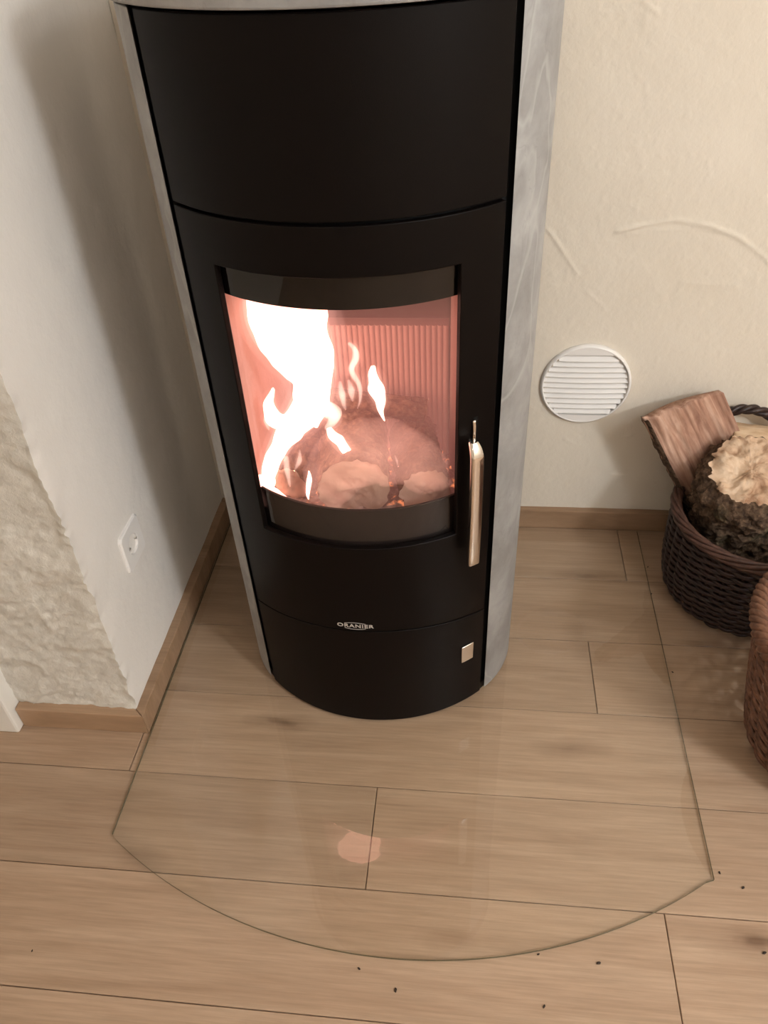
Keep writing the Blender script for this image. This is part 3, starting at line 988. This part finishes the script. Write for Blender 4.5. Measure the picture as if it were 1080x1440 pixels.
link('backing', mesh('backing', V, F), M['plastic_dark'], vent)
ns = 11
pitch = 0.0137
for i in range(ns):
    z = (i - (ns - 1) / 2) * pitch
    hw = math.sqrt(max(0.0004, (VR - 0.0062) ** 2 - (abs(z) + 0.0015) ** 2))
    sec = [(-0.001, 0.0066), (-0.0125, -0.0046), (-0.0125, -0.0062), (-0.009, -0.0062), (0.002, 0.0046)]
    n = len(sec); segs = 12; V = []; F = []
    for k in range(segs + 1):
        x = -hw + 2 * hw * k / segs
        dome = 0.004 * (x / VR) ** 2
        for y_, zz in sec: V.append((x, y_ + dome, z + zz))
    for k in range(segs):
        for j in range(n):
            j2 = (j + 1) % n
            F.append((k * n + j, k * n + j2, (k + 1) * n + j2, (k + 1) * n + j))
    F += [tuple(range(n)), tuple(range(segs * n, segs * n + n))[::-1]]
    link('slat', fixn(mesh('slat', V, F)), M['plastic'], vent)
for s in (1, -1):   # closed segments above and below the slats
    zc = s * ((ns / 2) * pitch + 0.0012)
    pts = [(x, z) for x, z in [((VR - 0.006) * math.cos(a), (VR - 0.006) * math.sin(a)) for a in np.linspace(0, math.pi, 60)] if z > abs(zc)]
    V = [(x, y_, s * z) for y_ in (-0.0118, 0.001) for x, z in pts]; n = len(pts)
    F = [tuple(range(n)), tuple(range(n, 2 * n))[::-1]] + [(k, (k + 1) % n, n + (k + 1) % n, n + k) for k in range(n)]
    link('blank_segment', fixn(mesh('blank_segment', V, F)), M['plastic'], vent)

# ================================================================== SOCKET
so = thing('wall_socket', 'white single wall socket low on the white side wall', 'socket', (XW, 1.1045, 0.3565))
hs = 0.0455
nq = 40
V = []; F = []
# square plate with a round recess: outer square ring -> circle
loops = []


def sq_pt(a, h, rr):
    c, s = math.cos(a), math.sin(a)
    k = h / max(abs(c), abs(s)); x, y = c * k, s * k
    return x, y


for (h_, x_) in [(hs, -0.003), (hs, 0.0035), (hs - 0.003, 0.0060)]:
    loops.append([(x_, *sq_pt(2 * math.pi * (k + 0.5) / nq, h_, 0)) for k in range(nq)])
for (r_, x_) in [(0.0235, 0.0058), (0.0215, 0.0052), (0.0205, -0.004)]:
    loops.append([(x_, r_ * math.cos(2 * math.pi * (k + 0.5) / nq), r_ * math.sin(2 * math.pi * (k + 0.5) / nq)) for k in range(nq)])
for lp_ in loops: V += lp_
for i in range(len(loops) - 1):
    for k in range(nq):
        k2 = (k + 1) % nq
        F.append((i * nq + k, i * nq + k2, (i + 1) * nq + k2, (i + 1) * nq + k))
link('cover_plate', fixn(mesh('cover_plate', V, F)), M['plastic'], so)
V = [(-0.0035, 0, 0)] + [(-0.0035, 0.0206 * math.cos(2 * math.pi * k / 32), 0.0206 * math.sin(2 * math.pi * k / 32)) for k in range(32)]
link('recess', mesh('recess', V, [(0, 1 + k, 1 + (k + 1) % 32) for k in range(32)]), M['plastic'], so)
for s in (1, -1):
    tube('contact_hole', [(-0.0034, 0, s * 0.0095), (-0.0026, 0, s * 0.0095)], 0.0032, M['hole'], so, 14, smooth=False)
    box('earth_clip', -0.0034, 0.005, -0.003 + s * 0.0172, 0.003 + s * 0.0172, -0.0018, 0.0018, M['metal_pin'], so)


# ================================================================== BASKETS
def basket(label, cx, cy, prof, N, rows, wr, amp, mat, mat_rim, rim_rods, rim_r, rim_twist, rim_rad, slope=0.0, doubles=2):
    root = thing('wicker_basket', label, 'basket', (cx, cy, 0))
    zs_ = [p[0] for p in prof]; rs_ = [p[1] for p in prof]
    Rz = lambda z: np.interp(z, zs_, rs_)
    zt = zs_[-1]
    # base disc
    tb = [(0.0, 0.004)]
    V = [(0, 0, 0.003)] + [(rs_[0] * 0.97 * math.cos(2 * math.pi * k / 48), rs_[0] * 0.97 * math.sin(2 * math.pi * k / 48), 0.003) for k in range(48)]
    V += [(a, b, 0.009) for a, b, c in V]
    F = [(0, 1 + (k + 1) % 48, 1 + k) for k in range(48)] + [(49, 50 + k, 50 + (k + 1) % 48) for k in range(48)] + [(1 + k, 1 + (k + 1) % 48, 50 + (k + 1) % 48, 50 + k) for k in range(48)]
    link('base', mesh('base', V, F), mat, root)
    J = Join()
    for k in range(N):
        a = 2 * math.pi * (k + 0.25) / N
        z = np.linspace(0.006, zt, 14)
        r = Rz(z)
        J.add(*tube_vf(np.stack([r * math.cos(a), r * math.sin(a), z], -1), wr * 1.05, 6))
    tag(J.build('upright_stakes', mat, root), kind='stuff')
    J = Join()
    q = np.linspace(0, 2 * np.pi, N * 5, endpoint=False)
    dz = (zt - 0.012) / rows
    for i in range(rows):
        for d in range(doubles):
            z0 = 0.008 + (i + (d + 0.5) / doubles) * dz
            z = z0 + slope * np.sin(q * N / 2 + i * math.pi + 1.57) * dz + 0.0012 * vnoise(q * 6, i * 3.1 + d, 0.3)
            r = Rz(z) + amp * np.cos(q * N / 2 - 0.25 * 2 * math.pi / 2 + i * math.pi) + 0.0012 * vnoise(q * 9, i * 1.7 + d, 2)
            J.add(*tube_vf(np.stack([r * np.cos(q), r * np.sin(q), z], -1), wr * (0.9 + 0.2 * random.random()), 6, closed=True))
    tag(J.build('woven_wall', mat, root), kind='stuff')
    q = np.linspace(0, 2 * np.pi, 220, endpoint=False)
    for k in range(rim_rods):
        ph = 2 * math.pi * k / rim_rods + rim_twist * q
        r = rs_[-1] + rim_rad * np.cos(ph); z = zt + 0.004 + rim_rad * np.sin(ph) + 0.002 * vnoise(q * 4, k * 3.3)
        tube('rim_rod', np.stack([r * np.cos(q), r * np.sin(q), z], -1), rim_r, mat_rim, root, 7, closed=True)
    return root


BX, BY = 0.66, 1.408
b1 = basket('round dark wicker basket holding firewood, against the back wall', BX, BY,
            [(0.0, 0.160), (0.02, 0.174), (0.08, 0.184), (0.16, 0.187), (0.225, 0.186)], 34, 24, 0.0033, 0.0050,
            M['wicker_dark'], M['wicker_rim'], 6, 0.0048, 4, 0.009)
# grip at the back: three strands twisted round each other
hc = np.array([0.628 - BX, 1.578 - BY])
uu = np.linspace(0, math.pi, 70)
core = np.stack([hc[0] - 0.118 * np.cos(uu), hc[1] + 0.004 * np.sin(uu), 0.215 + 0.178 * np.sin(uu) ** 0.85], -1)
for k in range(3):
    ph = 2 * math.pi * k / 3 + uu * 9
    T = np.gradient(core, axis=0); T /= np.linalg.norm(T, axis=1)[:, None]
    Bn = np.array([0, 1.0, 0]); Nn = np.cross(T, Bn)
    tube('handle_strand', core + 0.0062 * (np.cos(ph)[:, None] * Nn + np.sin(ph)[:, None] * Bn), 0.0062, M['wicker_dark'], b1, 8)

b2 = basket('brown open-weave wicker basket at the right edge, nearest the viewer', 0.752, 0.965,
            [(0.0, 0.165), (0.03, 0.180), (0.12, 0.196), (0.22, 0.212), (0.31, 0.226)], 30, 20, 0.0040, 0.0062,
            M['wicker_brown'], M['wicker_brown'], 5, 0.0085, 17, 0.012, slope=0.5, doubles=2)


# ================================================================== FIREWOOD IN THE BASKET
def split_log():
    """board-like split log leaning out of the basket, bark along its left edge"""
    TL = np.array(at_z(909, 591, 0.420)); TR = np.array(at_z(1012, 554, 0.445))
    D = np.array(at_y(990, 755, 1.462)) - TL; D /= np.linalg.norm(D)
    L = 0.40
    W = TR - TL; wl = np.linalg.norm(W); Wn = W / wl
    Wn = Wn - D * np.dot(Wn, D); Wn /= np.linalg.norm(Wn)
    Nn = np.cross(Wn, D)                       # out of the front face
    if Nn[1] > 0: Nn = -Nn
    root = thing('split_log', 'reddish split firewood board leaning out of the dark basket towards the vent', 'firewood', tuple(TL))
    nu, nv = 70, 60
    U = np.linspace(0, wl, nu); Vv = np.linspace(0, 1, nv)
    verts = []
    for j in range(nv):
        s = Vv[j]
        for i in range(nu):
            u = U[i]
            top = np.dot(W, D) * (u / wl)
            p = Wn * u + D * (top * (1 - s) + s * L + 0.010 * fbm(u * 45, 1.0, 2.0, 3) * (1 - s))
            g = 0.017 * float(fbm(u * 38, s * 2.0, 1.3, 3)) + 0.006 * float(fbm(u * 150, s * 4, 3.3, 2))
            g -= 0.012 * max(0.0, 1 - u / 0.035)          # falls away to the bark edge
            verts.append(p + Nn * g)
    fr = nu * nv
    th = 0.028
    for j in range(nv):
        s = Vv[j]
        for i in range(nu):
            u = U[i]
            top = np.dot(W, D) * (u / wl)
            p = Wn * u + D * (top * (1 - s) + s * L)
            t_ = 0.012 + th * math.sin(math.pi * min(1, max(0, (u / wl) * 0.86 + 0.10)))
            verts.append(p - Nn * t_)
    Fq = [tuple(q) for q in grid_vf(nv, nu)] + [tuple(q[::-1] + fr) for q in grid_vf(nv, nu)]
    idx = lambda j, i: j * nu + i
    for j in range(nv - 1):
        for i in (0, nu - 1): Fq.append((idx(j, i), idx(j + 1, i), fr + idx(j + 1, i), fr + idx(j, i)))
    for i in range(nu - 1):
        for j in (0, nv - 1): Fq.append((idx(j, i), idx(j, i + 1), fr + idx(j, i + 1), fr + idx(j, i)))
    # local z of the material follows the grain
    Zl = np.cross(Wn, Nn)
    Rm = np.stack([Wn, Nn, Zl])                    # rows: local axes
    dz = 1.0 if np.dot(Zl, D) < 0 else -1.0
    verts = np.array(verts) @ Rm.T
    me = fixn(mesh('split_wood', verts, Fq, False))
    for pg in me.polygons: pg.use_smooth = pg.area < 0.0004
    rot = Matrix(Rm.T.tolist()).to_euler()
    o = link('split_wood', me, M['split_wood'], root); o.rotation_euler = rot
    # bark strip
    bv = []; m_ = 40
    for j in range(m_):
        s = j / (m_ - 1)
        for k in range(10):
            a = -1.2 + 2.6 * k / 9
            rr = 0.016 + 0.006 * float(fbm(s * 26, k * 0.7, 2.2, 3))
            p = np.array([0.010 - rr * 0.75 * math.cos(a * 0.8) + 0.002, -0.017 - rr * 1.1 * math.sin(a), -dz * (s * (L - 0.012) + 0.004)])
            bv.append(p)
    bo = link('bark', mesh('bark', np.array(bv), grid_vf(m_, 10), True), M['bark_plain'], root); bo.rotation_euler = rot
    return root


split_log()


def chip(a, b, R):
    r = math.hypot(a, b)
    return 0.010 * (1 - (r / R) ** 2)


c_top = at_z(1057, 661, 0.35)
ndir = np.array([-0.10, -0.26, 0.96]); ndir /= np.linalg.norm(ndir)
round_log('round_log', tuple(c_top - 0.27 * ndir), tuple(c_top), 0.110, M['bark'], M['end_wood'],
          'thick mossy round log with a rough pale cut end on top of the basket', 'firewood', nu=120, nv=64, rough=0.009, chip=chip, shoulder=0.2)
# pale split piece behind the round log
pw = thing('split_log', 'pale split firewood piece behind the round log under the basket grip', 'firewood', (0.715, 1.545, 0.300))
nu, nv = 40, 24
U, Q = np.meshgrid(np.linspace(-0.115, 0.115, nu), np.linspace(0, 1, nv), indexing='ij')
ang = np.pi * (0.12 + 0.76 * Q)
r = 0.062 + 0.012 * fbm(U * 12, Q * 3, 2, 3)
Yp = -np.cos(ang) * r; Zp = np.sin(ang) * r * 0.75
V = np.concatenate([np.stack([U, Yp, Zp], -1).reshape(-1, 3), np.stack([U, Yp * 0.9, Zp * 0 - 0.03], -1).reshape(-1, 3)])
n0 = nu * nv
G = grid_vf(nu, nv)
F = [tuple(q) for q in G] + [tuple(q[::-1] + n0) for q in G]
ix = np.arange(n0).reshape(nu, nv)
for i in range(nu - 1):
    for j in (0, nv - 1): F.append((ix[i, j], ix[i + 1, j], ix[i + 1, j] + n0, ix[i, j] + n0))
for j in range(nv - 1):
    for i in (0, nu - 1): F.append((ix[i, j], ix[i, j + 1], ix[i, j + 1] + n0, ix[i, j] + n0))
o = link('split_wood', fixn(mesh('split_wood', V, F, True)), M['pale_wood'], pw)
o.rotation_euler = (0.1, 0.06, -0.15)

# ================================================================== CRUMBS ON THE FLOOR
bm = bmesh.new(); bmesh.ops.create_icosphere(bm, subdivisions=1, radius=0.0024)
for v in bm.verts: v.co = Vector((v.co.x * 1.5, v.co.y * 0.8, v.co.z * 0.6)) * (0.8 + 0.4 * random.random())
cm = bpy.data.meshes.new('bark_crumb'); bm.to_mesh(cm); bm.free(); cm.materials.append(M['crumb'])
for a, b, where in [(45, 1337, 'on the boards in the lower left corner'), (505, 1362, 'just outside the lowest point of the glass curve'),
                    (842, 1354, 'on the boards left of the lower right plank end joint'), (765, 1415, 'on the boards near the bottom edge, right of centre'),
                    (1045, 1248, 'on the boards right of the glass plate corner'), (1075, 1340, 'at the right edge below the glass plate corner'),
                    (556, 1392, 'on the boards near the bottom edge at the centre'), (1012, 1227, 'touching the right front corner of the glass plate'),
                    (946, 945, 'right of the glass edge between the two baskets'), (911, 797, 'between the glass edge and the dark basket, nearest the skirting'),
                    (757, 1342, 'lying against the front curve of the glass, right of centre'), (916, 835, 'on the glass edge left of the dark basket')]:
    p = at_z(a, b, 0.0015)
    o = link('bark_crumb', cm, None); o.location = p; o.rotation_euler = (0, 0, random.random() * 6)
    s = 0.7 + 0.6 * random.random(); o.scale = (s, s, s)
    tag(o, 'tiny dark bark crumb ' + where, 'crumb', 'bark crumbs on the floor')
